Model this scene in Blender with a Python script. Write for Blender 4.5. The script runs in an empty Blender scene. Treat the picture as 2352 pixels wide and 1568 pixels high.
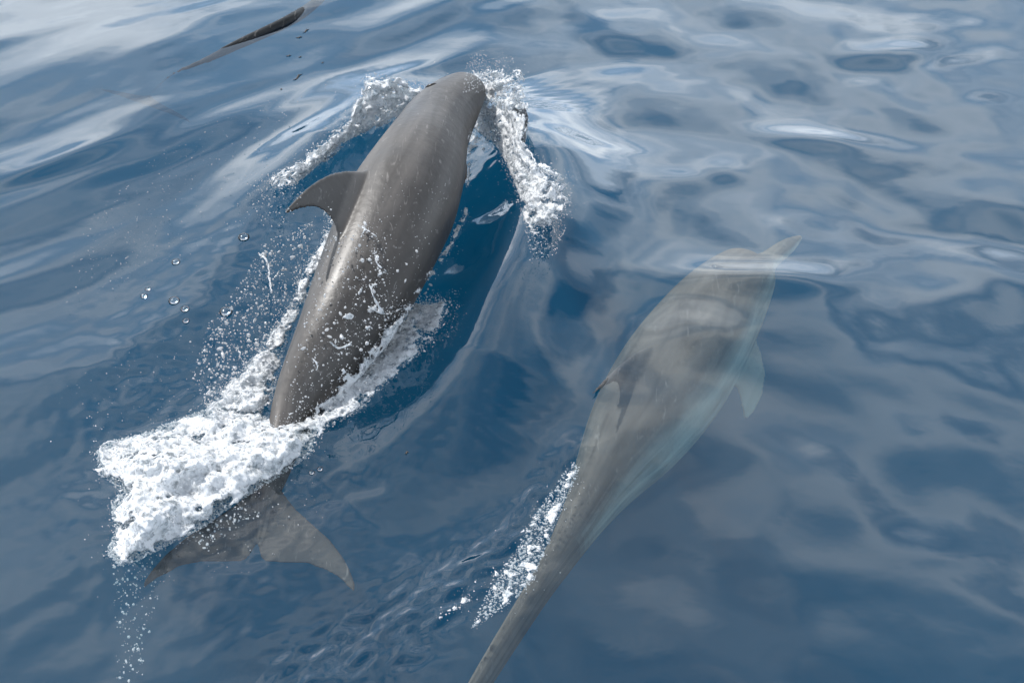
import bpy, bmesh, math, random
import numpy as np
from mathutils import Vector, Matrix

# ------------------------------------------------------------------ camera, sky, sun, exposure
CAMZ = 3.4
PITCH = math.radians(37.0)
LENS = 52.0
SUN_ELEV = math.radians(56.0)
SUN_AZ = math.radians(-58.0)          # from +Y (away from the camera) towards -X (left)

scene = bpy.context.scene
C = scene.collection
cam_data = bpy.data.cameras.new('camera')
cam = bpy.data.objects.new('camera', cam_data)
C.objects.link(cam)
cam.location = (0, 0, CAMZ)
cam.rotation_euler = (math.pi / 2 - PITCH, 0, 0)
cam_data.lens = LENS
cam_data.sensor_width = 36.0
cam_data.clip_start = 0.05
cam_data.clip_end = 20000.0
scene.camera = cam

world = bpy.data.worlds.new('World')
scene.world = world
world.use_nodes = True
wn, wl = world.node_tree.nodes, world.node_tree.links
wn.clear()
w_out = wn.new('ShaderNodeOutputWorld')
w_bg = wn.new('ShaderNodeBackground')
w_bg.inputs['Strength'].default_value = 0.1
w_sky = wn.new('ShaderNodeTexSky')
w_sky.sky_type = 'NISHITA'
w_sky.sun_disc = False
w_sky.sun_elevation = SUN_ELEV
w_sky.sun_rotation = SUN_AZ
w_sky.air_density = 1.0
w_sky.dust_density = 1.0
w_tc = wn.new('ShaderNodeTexCoord')
w_map = wn.new('ShaderNodeMapping')
w_map.inputs['Scale'].default_value = (1.0, 1.0, 2.0)
w_map.inputs['Location'].default_value = (3.1, 1.7, 0.4)
w_noise = wn.new('ShaderNodeTexNoise')
w_noise.inputs['Scale'].default_value = 2.3
w_noise.inputs['Detail'].default_value = 4.0
w_noise.inputs['Roughness'].default_value = 0.5
w_ramp = wn.new('ShaderNodeValToRGB')
w_ramp.color_ramp.elements[0].position = 0.40
w_ramp.color_ramp.elements[1].position = 0.56
w_n2 = wn.new('ShaderNodeTexNoise')
w_n2.inputs['Scale'].default_value = 4.0
w_n2.inputs['Detail'].default_value = 3.0
w_cr2 = wn.new('ShaderNodeValToRGB')
w_cr2.color_ramp.elements[0].position = 0.35
w_cr2.color_ramp.elements[0].color = (0.30, 0.40, 0.54, 1)
w_cr2.color_ramp.elements[1].position = 0.65
w_cr2.color_ramp.elements[1].color = (0.95, 0.98, 1.0, 1)
w_scale = wn.new('ShaderNodeVectorMath')
w_scale.operation = 'SCALE'
w_scale.inputs['Scale'].default_value = 15.0
w_mix = wn.new('ShaderNodeMix')
w_mix.data_type = 'RGBA'
wl.new(w_tc.outputs['Generated'], w_map.inputs['Vector'])
wl.new(w_map.outputs['Vector'], w_noise.inputs['Vector'])
wl.new(w_map.outputs['Vector'], w_n2.inputs['Vector'])
# more cloud low down, where one looks along the layer
w_cov = wn.new('ShaderNodeMath')
w_cov.operation = 'ADD'
w_low = wn.new('ShaderNodeMapRange')
w_low.inputs['From Min'].default_value = 0.1
w_low.inputs['From Max'].default_value = 0.8
w_low.inputs['To Min'].default_value = 0.09
w_low.inputs['To Max'].default_value = -0.03
wl.new(w_noise.outputs['Fac'], w_cov.inputs[0])
wl.new(w_low.outputs['Result'], w_cov.inputs[1])
wl.new(w_cov.outputs[0], w_ramp.inputs['Fac'])
wl.new(w_n2.outputs['Fac'], w_cr2.inputs['Fac'])
wl.new(w_cr2.outputs['Color'], w_scale.inputs[0])
# clouds whiten towards the horizon as they do in thin haze
w_sep = wn.new('ShaderNodeSeparateXYZ')
w_hor = wn.new('ShaderNodeMapRange')
w_hor.interpolation_type = 'SMOOTHSTEP'
w_hor.inputs['From Min'].default_value = 0.15
w_hor.inputs['From Max'].default_value = 0.85
w_hor.inputs['To Min'].default_value = 30.0
w_hor.inputs['To Max'].default_value = 11.0
wl.new(w_tc.outputs['Generated'], w_sep.inputs[0])
wl.new(w_sep.outputs['Z'], w_hor.inputs['Value'])
wl.new(w_sep.outputs['Z'], w_low.inputs['Value'])
wl.new(w_hor.outputs['Result'], w_scale.inputs['Scale'])
wl.new(w_ramp.outputs['Color'], w_mix.inputs['Factor'])
wl.new(w_sky.outputs['Color'], w_mix.inputs['A'])
wl.new(w_scale.outputs['Vector'], w_mix.inputs['B'])
wl.new(w_mix.outputs['Result'], w_bg.inputs['Color'])
wl.new(w_bg.outputs['Background'], w_out.inputs['Surface'])

sun_data = bpy.data.lights.new('sun', 'SUN')
sun_data.energy = 4.8
sun_data.angle = math.radians(0.6)
sun_data.color = (1.0, 0.97, 0.93)
sun = bpy.data.objects.new('sun', sun_data)
C.objects.link(sun)
to_sun = Vector((math.sin(SUN_AZ) * math.cos(SUN_ELEV), math.cos(SUN_AZ) * math.cos(SUN_ELEV), math.sin(SUN_ELEV)))
sun.rotation_euler = to_sun.to_track_quat('Z', 'Y').to_euler()

scene.view_settings.view_transform = 'Standard'
scene.view_settings.look = 'None'
scene.view_settings.gamma = 1.0
scene.view_settings.use_curve_mapping = False
scene.view_settings.exposure = 0.0
scene.render.engine = 'CYCLES'
cy = scene.cycles
cy.max_bounces = 10
cy.diffuse_bounces = 4
cy.glossy_bounces = 3
cy.transmission_bounces = 4
cy.transparent_max_bounces = 16
cy.volume_bounces = 1
cy.sample_clamp_indirect = 4.0
cy.sample_clamp_direct = 0.0
cy.caustics_reflective = False
cy.caustics_refractive = False
cy.use_denoising = True

# ------------------------------------------------------------------ helpers
rng = np.random.default_rng(7)
random.seed(7)


def at(px, py, z):
    """world point at height z seen at a photo position (0..2352, 0..1568); arrays welcome"""
    px, py, z = np.broadcast_arrays(np.asarray(px, float), np.asarray(py, float), np.asarray(z, float))
    x = (px - 1176) / 2352 * 36 / LENS
    y = (784 - py) / 2352 * 36 / LENS
    dy = math.cos(PITCH) + y * math.sin(PITCH)
    dz = -math.sin(PITCH) + y * math.cos(PITCH)
    t = (z - CAMZ) / dz
    return np.stack([x * t, dy * t, CAMZ + dz * t], -1)


def at_h(px, py, up=0.0):
    """world point on the water (plus up) at a photo position"""
    z = np.zeros(np.broadcast(np.asarray(px), np.asarray(py)).shape)
    for _ in range(6):
        p = at(px, py, z + up)
        z = 0.5 * z + 0.5 * surface(p[..., 0], p[..., 1])
    return at(px, py, z + up)


_perm = np.random.default_rng(3).permutation(512)
_perm = np.concatenate([_perm, _perm, _perm])
_g3 = np.random.default_rng(4).normal(size=(512, 3))
_g3 /= np.linalg.norm(_g3, axis=1)[:, None]


def noise3(x, y, z=0.0):
    """gradient noise, about -1..1"""
    x, y, z = np.broadcast_arrays(np.asarray(x, float), np.asarray(y, float), np.asarray(z, float))
    xi, yi, zi = np.floor(x).astype(int), np.floor(y).astype(int), np.floor(z).astype(int)
    xf, yf, zf = x - xi, y - yi, z - zi
    u, v, w = (t * t * t * (t * (t * 6 - 15) + 10) for t in (xf, yf, zf))
    out = 0.0
    for i in (0, 1):
        for j in (0, 1):
            for k in (0, 1):
                g = _g3[_perm[_perm[_perm[(xi + i) & 511] + ((yi + j) & 511)] + ((zi + k) & 511)]]
                d = g[..., 0] * (xf - i) + g[..., 1] * (yf - j) + g[..., 2] * (zf - k)
                out = out + d * (u if i else 1 - u) * (v if j else 1 - v) * (w if k else 1 - w)
    return out * 1.5


def fbm(x, y, z=0.0, octaves=3):
    o, a, f = 0.0, 1.0, 1.0
    for k in range(octaves):
        o = o + a * noise3(x * f + 17.3 * k, y * f + 5.1 * k, z * f + 9.7 * k)
        a *= 0.5
        f *= 2.03
    return o


def spline(t, p, tt):
    """natural cubic spline through p (n,k) at knots t"""
    t, p, tt = np.asarray(t, float), np.asarray(p, float), np.asarray(tt, float)
    if p.ndim == 1:
        p = p[:, None]
    n = len(t)
    h = np.diff(t)
    A = np.zeros((n, n))
    B = np.zeros((n, p.shape[1]))
    A[0, 0] = A[-1, -1] = 1
    for i in range(1, n - 1):
        A[i, i - 1], A[i, i], A[i, i + 1] = h[i - 1], 2 * (h[i - 1] + h[i]), h[i]
        B[i] = 6 * ((p[i + 1] - p[i]) / h[i] - (p[i] - p[i - 1]) / h[i - 1])
    M = np.linalg.solve(A, B)
    k = np.clip(np.searchsorted(t, tt) - 1, 0, n - 2)
    a, b, hk = (t[k + 1] - tt)[:, None], (tt - t[k])[:, None], h[k][:, None]
    return (M[k] * a**3 + M[k + 1] * b**3) / (6 * hk) + (p[k] / hk - M[k] * hk / 6) * a + (p[k + 1] / hk - M[k + 1] * hk / 6) * b


def smooth01(x, a, b):
    t = np.clip((x - a) / (b - a), 0, 1)
    return t * t * (3 - 2 * t)


def polyline_dist(x, y, pts):
    """distance to a polyline, parameter 0..1 along it, side (+ left of its direction)"""
    pts = np.asarray(pts, float)[:, :2]
    L = np.concatenate([[0], np.cumsum(np.linalg.norm(np.diff(pts, axis=0), axis=1))])
    best = np.full(np.shape(x), 1e9)
    par = np.zeros(np.shape(x))
    side = np.ones(np.shape(x))
    for i in range(len(pts) - 1):
        a, b = pts[i], pts[i + 1]
        e = b - a
        l2 = (e**2).sum()
        u = np.clip(((x - a[0]) * e[0] + (y - a[1]) * e[1]) / l2, 0, 1)
        d = np.hypot(x - a[0] - u * e[0], y - a[1] - u * e[1])
        m = d < best
        best = np.where(m, d, best)
        par = np.where(m, (L[i] + u * (L[i + 1] - L[i])) / L[-1], par)
        side = np.where(m, np.sign(e[0] * (y - a[1]) - e[1] * (x - a[0])), side)
    return best, par, side


def mesh_from(name, verts, faces, smooth=True):
    me = bpy.data.meshes.new(name)
    verts = np.asarray(verts, np.float32)
    if isinstance(faces, np.ndarray):
        nf, k = faces.shape
        me.vertices.add(len(verts))
        me.vertices.foreach_set('co', verts.ravel())
        me.loops.add(nf * k)
        me.loops.foreach_set('vertex_index', faces.astype(np.int32).ravel())
        me.polygons.add(nf)
        me.polygons.foreach_set('loop_start', np.arange(0, nf * k, k, dtype=np.int32))
        me.update(calc_edges=True)
        me.validate()
    else:
        me.from_pydata(verts.tolist(), [], faces)
        me.update()
    if smooth:
        me.polygons.foreach_set('use_smooth', np.ones(len(me.polygons), bool))
    return me


def link(name, me, mat=None, parent=None):
    o = bpy.data.objects.new(name, me)
    C.objects.link(o)
    if mat is not None and len(me.materials) == 0:
        me.materials.append(mat)
    if parent is not None:
        o.parent = parent
    return o


def tag(o, label=None, cat=None, group=None, kind=None):
    if label:
        o['label'] = label
    if cat:
        o['category'] = cat
    if group:
        o['group'] = group
    if kind:
        o['kind'] = kind
    return o


def ico(sub):
    bm = bmesh.new()
    bmesh.ops.create_icosphere(bm, subdivisions=sub, radius=1.0)
    v = np.array([x.co[:] for x in bm.verts])
    f = np.array([[x.index for x in p.verts] for p in bm.faces])
    bm.free()
    return v, f


ICO = {k: ico(k) for k in (1, 2, 3)}
ICO[0] = (np.array([[1, 0, 0], [-1, 0, 0], [0, 1, 0], [0, -1, 0], [0, 0, 1], [0, 0, -1]], float) * 1.15,
          np.array([[0, 2, 4], [2, 1, 4], [1, 3, 4], [3, 0, 4], [2, 0, 5], [1, 2, 5], [3, 1, 5], [0, 3, 5]]))


def spheres(cent, rad, sub=1, stretch=0.0, seed=1):
    """many small balls as one vertex/face array"""
    v, f = ICO[sub]
    n = len(cent)
    r = np.random.default_rng(seed)
    sc = np.ones((n, 1, 3))
    if stretch:
        sc = 1 + stretch * r.uniform(-1, 1, (n, 1, 3))
    V = v[None] * sc * np.asarray(rad)[:, None, None] + np.asarray(cent)[:, None, :]
    F = f[None] + (np.arange(n) * len(v))[:, None, None]
    return V.reshape(-1, 3), F.reshape(-1, 3)


def remeshed(name, verts, faces, voxel, smooth_it=0, smooth_f=0.5):
    """union of overlapping closed shapes as one continuous skin"""
    me = mesh_from(name + '_raw', verts, faces)
    o = bpy.data.objects.new(name + '_raw', me)
    C.objects.link(o)
    m = o.modifiers.new('r', 'REMESH')
    m.mode = 'VOXEL'
    m.voxel_size = voxel
    m.use_smooth_shade = True
    if smooth_it:
        s = o.modifiers.new('s', 'SMOOTH')
        s.iterations = smooth_it
        s.factor = smooth_f
    dg = bpy.context.evaluated_depsgraph_get()
    out = bpy.data.meshes.new_from_object(o.evaluated_get(dg))
    out.name = name
    bpy.data.objects.remove(o)
    bpy.data.meshes.remove(me)
    out.polygons.foreach_set('use_smooth', np.ones(len(out.polygons), bool))
    return out


def coords(me):
    a = np.empty(len(me.vertices) * 3, np.float32)
    me.vertices.foreach_get('co', a)
    return a.reshape(-1, 3).astype(float)


# ------------------------------------------------------------------ materials
def new_mat(name):
    m = bpy.data.materials.new(name)
    m.use_nodes = True
    nt = m.node_tree
    nt.nodes.clear()
    out = nt.nodes.new('ShaderNodeOutputMaterial')
    return m, nt.nodes, nt.links, out


def ramp(n, stops):
    r = n.new('ShaderNodeValToRGB')
    el = r.color_ramp.elements
    while len(el) < len(stops):
        el.new(0.5)
    for e, (p, c) in zip(el, stops):
        e.position = p
        e.color = (*c, 1) if len(c) == 3 else c
    return r


WATER_IOR = 1.72


def mat_water():
    m, n, l, out = new_mat('sea_water')
    fres = n.new('ShaderNodeFresnel')
    geo = n.new('ShaderNodeNewGeometry')
    ior = n.new('ShaderNodeMix')                   # same weak reflection from either side of the surface
    ior.data_type = 'FLOAT'
    ior.inputs['A'].default_value = WATER_IOR
    ior.inputs['B'].default_value = 1 / WATER_IOR
    l.new(geo.outputs['Backfacing'], ior.inputs['Factor'])
    l.new(ior.outputs['Result'], fres.inputs['IOR'])
    tr = n.new('ShaderNodeBsdfTransparent')
    tr.inputs['Color'].default_value = (0.97, 0.98, 0.99, 1)
    gl = n.new('ShaderNodeBsdfGlossy')
    gl.inputs['Roughness'].default_value = 0.035
    gl.inputs['Color'].default_value = (1, 1, 1, 1)
    mix = n.new('ShaderNodeMixShader')
    tc = n.new('ShaderNodeTexCoord')
    n1 = n.new('ShaderNodeTexNoise')
    n1.inputs['Scale'].default_value = 7.0
    n1.inputs['Detail'].default_value = 3.0
    n1.inputs['Roughness'].default_value = 0.45
    bp = n.new('ShaderNodeBump')
    bp.inputs['Strength'].default_value = 0.10
    bp.inputs['Distance'].default_value = 0.010
    l.new(tc.outputs['Object'], n1.inputs['Vector'])
    l.new(n1.outputs['Fac'], bp.inputs['Height'])
    l.new(bp.outputs['Normal'], gl.inputs['Normal'])
    l.new(bp.outputs['Normal'], fres.inputs['Normal'])
    l.new(fres.outputs['Fac'], mix.inputs['Fac'])
    l.new(tr.outputs[0], mix.inputs[1])
    l.new(gl.outputs[0], mix.inputs[2])
    l.new(mix.outputs[0], out.inputs['Surface'])
    sc = n.new('ShaderNodeVolumeScatter')
    sc.inputs['Color'].default_value = (0.022, 0.32, 0.63, 1)
    sc.inputs['Density'].default_value = 0.27
    sc.inputs['Anisotropy'].default_value = 0.0
    ab = n.new('ShaderNodeVolumeAbsorption')
    ab.inputs['Color'].default_value = (0.05, 0.50, 0.58, 1)
    ab.inputs['Density'].default_value = 0.80
    add = n.new('ShaderNodeAddShader')
    l.new(sc.outputs[0], add.inputs[0])
    l.new(ab.outputs[0], add.inputs[1])
    l.new(add.outputs[0], out.inputs['Volume'])
    return m


def mat_clear(milk):
    """thin film of clear water, a little milky with fine bubbles: spray sheets, bubbles"""
    m, n, l, out = new_mat('clear_water_film')
    fres = n.new('ShaderNodeLayerWeight')
    fres.inputs['Blend'].default_value = 0.35
    tr = n.new('ShaderNodeBsdfTransparent')
    tr.inputs['Color'].default_value = (0.95, 0.97, 0.98, 1)
    gl = n.new('ShaderNodeBsdfGlossy')
    gl.inputs['Roughness'].default_value = 0.08
    df = n.new('ShaderNodeBsdfTranslucent')
    df.inputs['Color'].default_value = (0.85, 0.88, 0.9, 1)
    dd = n.new('ShaderNodeBsdfDiffuse')
    dd.inputs['Color'].default_value = (0.85, 0.88, 0.9, 1)
    ad = n.new('ShaderNodeMixShader')
    l.new(df.outputs[0], ad.inputs[1])
    l.new(dd.outputs[0], ad.inputs[2])
    m0 = n.new('ShaderNodeMixShader')
    m0.inputs[0].default_value = milk
    l.new(tr.outputs[0], m0.inputs[1])
    l.new(ad.outputs[0], m0.inputs[2])
    mix = n.new('ShaderNodeMixShader')
    l.new(fres.outputs['Fresnel'], mix.inputs[0])
    l.new(m0.outputs[0], mix.inputs[1])
    l.new(gl.outputs[0], mix.inputs[2])
    l.new(mix.outputs[0], out.inputs['Surface'])
    return m


def mat_foam(name, holes):
    m, n, l, out = new_mat(name)
    df = n.new('ShaderNodeBsdfDiffuse')
    df.inputs['Color'].default_value = (0.84, 0.86, 0.88, 1)
    tl = n.new('ShaderNodeBsdfTranslucent')
    tl.inputs['Color'].default_value = (0.84, 0.88, 0.91, 1)
    gl = n.new('ShaderNodeBsdfGlossy')
    gl.inputs['Roughness'].default_value = 0.18
    m1 = n.new('ShaderNodeMixShader')
    m1.inputs[0].default_value = 0.25
    m2 = n.new('ShaderNodeMixShader')
    lw = n.new('ShaderNodeFresnel')
    lw.inputs['IOR'].default_value = 1.2
    tc = n.new('ShaderNodeTexCoord')
    nz = n.new('ShaderNodeTexNoise')
    nz.inputs['Scale'].default_value = 110.0
    nz.inputs['Detail'].default_value = 3.0
    bp = n.new('ShaderNodeBump')
    bp.inputs['Strength'].default_value = 0.4
    bp.inputs['Distance'].default_value = 0.004
    l.new(tc.outputs['Object'], nz.inputs['Vector'])
    l.new(nz.outputs['Fac'], bp.inputs['Height'])
    for s in (df, tl, gl, lw):
        l.new(bp.outputs['Normal'], s.inputs['Normal'])
    l.new(df.outputs[0], m1.inputs[1])
    l.new(tl.outputs[0], m1.inputs[2])
    l.new(lw.outputs[0], m2.inputs[0])
    l.new(m1.outputs[0], m2.inputs[1])
    l.new(gl.outputs[0], m2.inputs[2])
    last = m2
    if holes:
        # froth is part bubbles, part clear water
        nh = n.new('ShaderNodeTexNoise')
        nh.inputs['Scale'].default_value = 30.0
        nh.inputs['Detail'].default_value = 4.0
        nh.inputs['Roughness'].default_value = 0.65
        rp = ramp(n, [(0.36, (holes,) * 3), (0.50, (0, 0, 0))])
        tr = n.new('ShaderNodeBsdfTransparent')
        tr.inputs['Color'].default_value = (0.9, 0.95, 0.97, 1)
        m3 = n.new('ShaderNodeMixShader')
        l.new(tc.outputs['Object'], nh.inputs['Vector'])
        l.new(nh.outputs['Fac'], rp.inputs[0])
        l.new(rp.outputs[0], m3.inputs[0])
        l.new(m2.outputs[0], m3.inputs[1])
        l.new(tr.outputs[0], m3.inputs[2])
        last = m3
    l.new(last.outputs[0], out.inputs['Surface'])
    return m


def mat_drop():
    """clear water drops: bright where they catch the light, see-through in part"""
    m, n, l, out = new_mat('water_drop')
    tr = n.new('ShaderNodeBsdfTransparent')
    df = n.new('ShaderNodeBsdfDiffuse')
    df.inputs['Color'].default_value = (0.93, 0.95, 0.97, 1)
    tl = n.new('ShaderNodeBsdfTranslucent')
    tl.inputs['Color'].default_value = (0.93, 0.95, 0.97, 1)
    gl = n.new('ShaderNodeBsdfGlossy')
    gl.inputs['Roughness'].default_value = 0.12
    m1, m2, m3 = (n.new('ShaderNodeMixShader') for _ in range(3))
    m1.inputs[0].default_value = 0.5
    m2.inputs[0].default_value = 0.72
    lw = n.new('ShaderNodeLayerWeight')
    lw.inputs['Blend'].default_value = 0.3
    l.new(df.outputs[0], m1.inputs[1])
    l.new(tl.outputs[0], m1.inputs[2])
    l.new(tr.outputs[0], m2.inputs[1])
    l.new(m1.outputs[0], m2.inputs[2])
    l.new(lw.outputs['Fresnel'], m3.inputs[0])
    l.new(m2.outputs[0], m3.inputs[1])
    l.new(gl.outputs[0], m3.inputs[2])
    l.new(m3.outputs[0], out.inputs['Surface'])
    return m


def mat_skin(name, cape, flank, belly, edge=0.0, fade=0.25, spec=0.5, coat=0.10):
    """dolphin hide: cape, flank and belly tones, scars and scuffs; wet"""
    m, n, l, out = new_mat(name)
    pb = n.new('ShaderNodeBsdfPrincipled')
    ad = n.new('ShaderNodeAttribute')
    ad.attribute_name = 'updown'                   # -1 belly .. 1 back
    al = n.new('ShaderNodeAttribute')
    al.attribute_name = 'along'                    # 0 snout .. 1 tail
    tc = n.new('ShaderNodeTexCoord')
    nz = n.new('ShaderNodeTexNoise')
    nz.inputs['Scale'].default_value = 6.0
    nz.inputs['Detail'].default_value = 5.0
    nz.inputs['Roughness'].default_value = 0.62
    l.new(tc.outputs['Object'], nz.inputs['Vector'])
    ma = n.new('ShaderNodeMath')
    ma.operation = 'MULTIPLY_ADD'                  # wobble the cape edge
    ma.inputs[1].default_value = 0.45
    l.new(nz.outputs['Fac'], ma.inputs[0])
    l.new(ad.outputs['Fac'], ma.inputs[2])
    mp = n.new('ShaderNodeMapRange')
    mp.inputs['From Min'].default_value = -1.0
    mp.inputs['From Max'].default_value = 2.2
    l.new(ma.outputs[0], mp.inputs['Value'])
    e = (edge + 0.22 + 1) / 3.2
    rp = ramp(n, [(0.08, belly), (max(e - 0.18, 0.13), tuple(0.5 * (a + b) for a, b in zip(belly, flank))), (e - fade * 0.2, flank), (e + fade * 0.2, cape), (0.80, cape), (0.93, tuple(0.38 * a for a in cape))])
    l.new(mp.outputs[0], rp.inputs[0])
    # blotches
    n2 = n.new('ShaderNodeTexNoise')
    n2.inputs['Scale'].default_value = 3.0
    n2.inputs['Detail'].default_value = 6.0
    l.new(tc.outputs['Object'], n2.inputs['Vector'])
    r2 = ramp(n, [(0.3, (0.78, 0.78, 0.78)), (0.7, (1.22, 1.2, 1.18))])
    l.new(n2.outputs['Fac'], r2.inputs[0])
    mul = n.new('ShaderNodeMix')
    mul.data_type = 'RGBA'
    mul.blend_type = 'MULTIPLY'
    mul.inputs['Factor'].default_value = 1.0
    l.new(rp.outputs[0], mul.inputs['A'])
    l.new(r2.outputs[0], mul.inputs['B'])
    # long soft streaks running with the body
    cx = n.new('ShaderNodeCombineXYZ')
    aa = n.new('ShaderNodeAttribute')
    aa.attribute_name = 'around'
    l.new(al.outputs['Fac'], cx.inputs[0])
    l.new(aa.outputs['Fac'], cx.inputs[1])
    ms = n.new('ShaderNodeMapping')
    ms.inputs['Scale'].default_value = (7.0, 3.2, 1.0)
    l.new(cx.outputs[0], ms.inputs['Vector'])
    n5 = n.new('ShaderNodeTexNoise')
    n5.inputs['Scale'].default_value = 1.0
    n5.inputs['Detail'].default_value = 5.0
    n5.inputs['Distortion'].default_value = 0.6
    l.new(ms.outputs[0], n5.inputs['Vector'])
    r5 = ramp(n, [(0.32, (0.62, 0.60, 0.58)), (0.5, (1.0, 1.0, 1.0)), (0.68, (1.38, 1.36, 1.34))])
    l.new(n5.outputs['Fac'], r5.inputs[0])
    mul2 = n.new('ShaderNodeMix')
    mul2.data_type = 'RGBA'
    mul2.blend_type = 'MULTIPLY'
    mul2.inputs['Factor'].default_value = 0.9
    l.new(mul.outputs['Result'], mul2.inputs['A'])
    l.new(r5.outputs[0], mul2.inputs['B'])
    mul = mul2
    # fine rake marks
    mpg = n.new('ShaderNodeMapping')
    mpg.inputs['Scale'].default_value = (60, 9, 40)
    mpg.inputs['Rotation'].default_value = (0.3, 0.2, 0.5)
    l.new(tc.outputs['Object'], mpg.inputs['Vector'])
    n3 = n.new('ShaderNodeTexNoise')
    n3.inputs['Scale'].default_value = 1.0
    n3.inputs['Detail'].default_value = 3.0
    n3.inputs['Distortion'].default_value = 1.2
    l.new(mpg.outputs[0], n3.inputs['Vector'])
    r3 = ramp(n, [(0.62, (0, 0, 0)), (0.74, (0.45, 0.45, 0.45))])
    l.new(n3.outputs['Fac'], r3.inputs[0])
    sc = n.new('ShaderNodeMix')
    sc.data_type = 'RGBA'
    sc.inputs['B'].default_value = (0.26, 0.245, 0.235, 1)
    l.new(r3.outputs[0], sc.inputs['Factor'])
    l.new(mul.outputs['Result'], sc.inputs['A'])
    l.new(sc.outputs['Result'], pb.inputs['Base Color'])
    rr = ramp(n, [(0.3, (0.36,) * 3), (0.7, (0.60,) * 3)])
    l.new(n2.outputs['Fac'], rr.inputs[0])
    l.new(rr.outputs[0], pb.inputs['Roughness'])
    # hide shines in air; under water its index hardly differs from what surrounds it
    gp = n.new('ShaderNodeNewGeometry')
    gs = n.new('ShaderNodeSeparateXYZ')
    l.new(gp.outputs['Position'], gs.inputs[0])
    for sock, val in (('Specular IOR Level', spec), ('Coat Weight', coat)):
        mr = n.new('ShaderNodeMapRange')
        mr.inputs['From Min'].default_value = -0.04
        mr.inputs['From Max'].default_value = 0.03
        mr.inputs['To Min'].default_value = 0.0
        mr.inputs['To Max'].default_value = val
        l.new(gs.outputs['Z'], mr.inputs['Value'])
        l.new(mr.outputs[0], pb.inputs[sock])
    pb.inputs['Coat Roughness'].default_value = 0.30
    bp = n.new('ShaderNodeBump')
    bp.inputs['Strength'].default_value = 0.55
    bp.inputs['Distance'].default_value = 0.005
    n4 = n.new('ShaderNodeTexNoise')
    n4.inputs['Scale'].default_value = 28.0
    n4.inputs['Detail'].default_value = 5.0
    l.new(tc.outputs['Object'], n4.inputs['Vector'])
    l.new(n4.outputs['Fac'], bp.inputs['Height'])
    l.new(bp.outputs[0], pb.inputs['Normal'])
    l.new(pb.outputs[0], out.inputs['Surface'])
    return m


def mat_plain(name, col, rough=0.5):
    m, n, l, out = new_mat(name)
    pb = n.new('ShaderNodeBsdfPrincipled')
    tc = n.new('ShaderNodeTexCoord')
    nz = n.new('ShaderNodeTexNoise')
    nz.inputs['Scale'].default_value = 60.0
    l.new(tc.outputs['Object'], nz.inputs['Vector'])
    rp = ramp(n, [(0.3, tuple(c * 0.7 for c in col)), (0.7, tuple(c * 1.3 for c in col))])
    l.new(nz.outputs['Fac'], rp.inputs[0])
    l.new(rp.outputs[0], pb.inputs['Base Color'])
    pb.inputs['Roughness'].default_value = rough
    l.new(pb.outputs[0], out.inputs['Surface'])
    return m


M_WATER = mat_water()
M_CLEAR = mat_clear(0.22)
M_BUBBLE = mat_clear(0.0)
M_FOAM = mat_foam('white_foam', 0.75)
M_DROP = mat_drop()


def mat_milk():
    """froth of bubbles under water"""
    m, n, l, out = new_mat('milky_bubbles')
    tr = n.new('ShaderNodeBsdfTransparent')
    df = n.new('ShaderNodeBsdfDiffuse')
    df.inputs['Color'].default_value = (0.9, 0.93, 0.94, 1)
    tl = n.new('ShaderNodeBsdfTranslucent')
    tl.inputs['Color'].default_value = (0.9, 0.93, 0.94, 1)
    m1, m2 = n.new('ShaderNodeMixShader'), n.new('ShaderNodeMixShader')
    m1.inputs[0].default_value = 0.4
    m2.inputs[0].default_value = 0.6
    l.new(df.outputs[0], m1.inputs[1])
    l.new(tl.outputs[0], m1.inputs[2])
    l.new(tr.outputs[0], m2.inputs[1])
    l.new(m1.outputs[0], m2.inputs[2])
    l.new(m2.outputs[0], out.inputs['Surface'])
    return m


M_MILK = mat_milk()
M_SKIN1 = mat_skin('dolphin_hide_shaded_flank', (0.064, 0.060, 0.057), (0.026, 0.022, 0.019), (0.035, 0.03, 0.027), edge=0.46, fade=0.32)  # flank and belly darker than the cape: shaded side put into the colour
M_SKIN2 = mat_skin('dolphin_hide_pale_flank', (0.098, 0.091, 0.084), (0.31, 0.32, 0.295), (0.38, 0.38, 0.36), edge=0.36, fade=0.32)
M_SKIN3 = mat_skin('dolphin_hide_awash', (0.012, 0.014, 0.016), (0.006, 0.010, 0.016), (0.006, 0.010, 0.016), edge=-0.1, spec=0.2, coat=0.0)
M_DARK = mat_plain('dark_wet_skin', (0.02, 0.018, 0.017), 0.25)
M_BITS = mat_plain('dark_weed', (0.018, 0.015, 0.012), 0.5)

# ------------------------------------------------------------------ the sea surface
RIDGE_R = at([1095, 1150, 1205, 1250, 1268, 1235, 1185, 1140, 1085, 1010, 900, 780],
             [190, 230, 310, 400, 490, 580, 690, 790, 880, 960, 1040, 1110], 0.05)
RIDGE_L = at([1060, 960, 880, 800, 720, 640, 560, 470, 380, 290],
             [195, 215, 250, 320, 390, 460, 530, 600, 680, 760], 0.05)
def smooth_line(p, n=70):
    k = np.concatenate([[0], np.cumsum(np.linalg.norm(np.diff(p, axis=0), axis=1))])
    return spline(k, p, np.linspace(0, k[-1], n))


RIDGE_R = smooth_line(RIDGE_R)
RIDGE_L = smooth_line(RIDGE_L)
KEEL_A = [0.0, 0.03, 0.03, 0.0]
KEEL = at([1010, 950, 890, 830, 770, 710, 660], [230, 310, 420, 540, 680, 830, 960], 0.0)
BACK2 = at([1760, 1640, 1530, 1420, 1330, 1230, 1130, 1060], [600, 740, 880, 1010, 1130, 1270, 1430, 1600], 0.0)
WAKE2 = at([1345, 1300, 1240, 1170, 1080, 960, 820, 700], [1000, 1080, 1170, 1260, 1330, 1410, 1500, 1590], 0.0)


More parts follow.
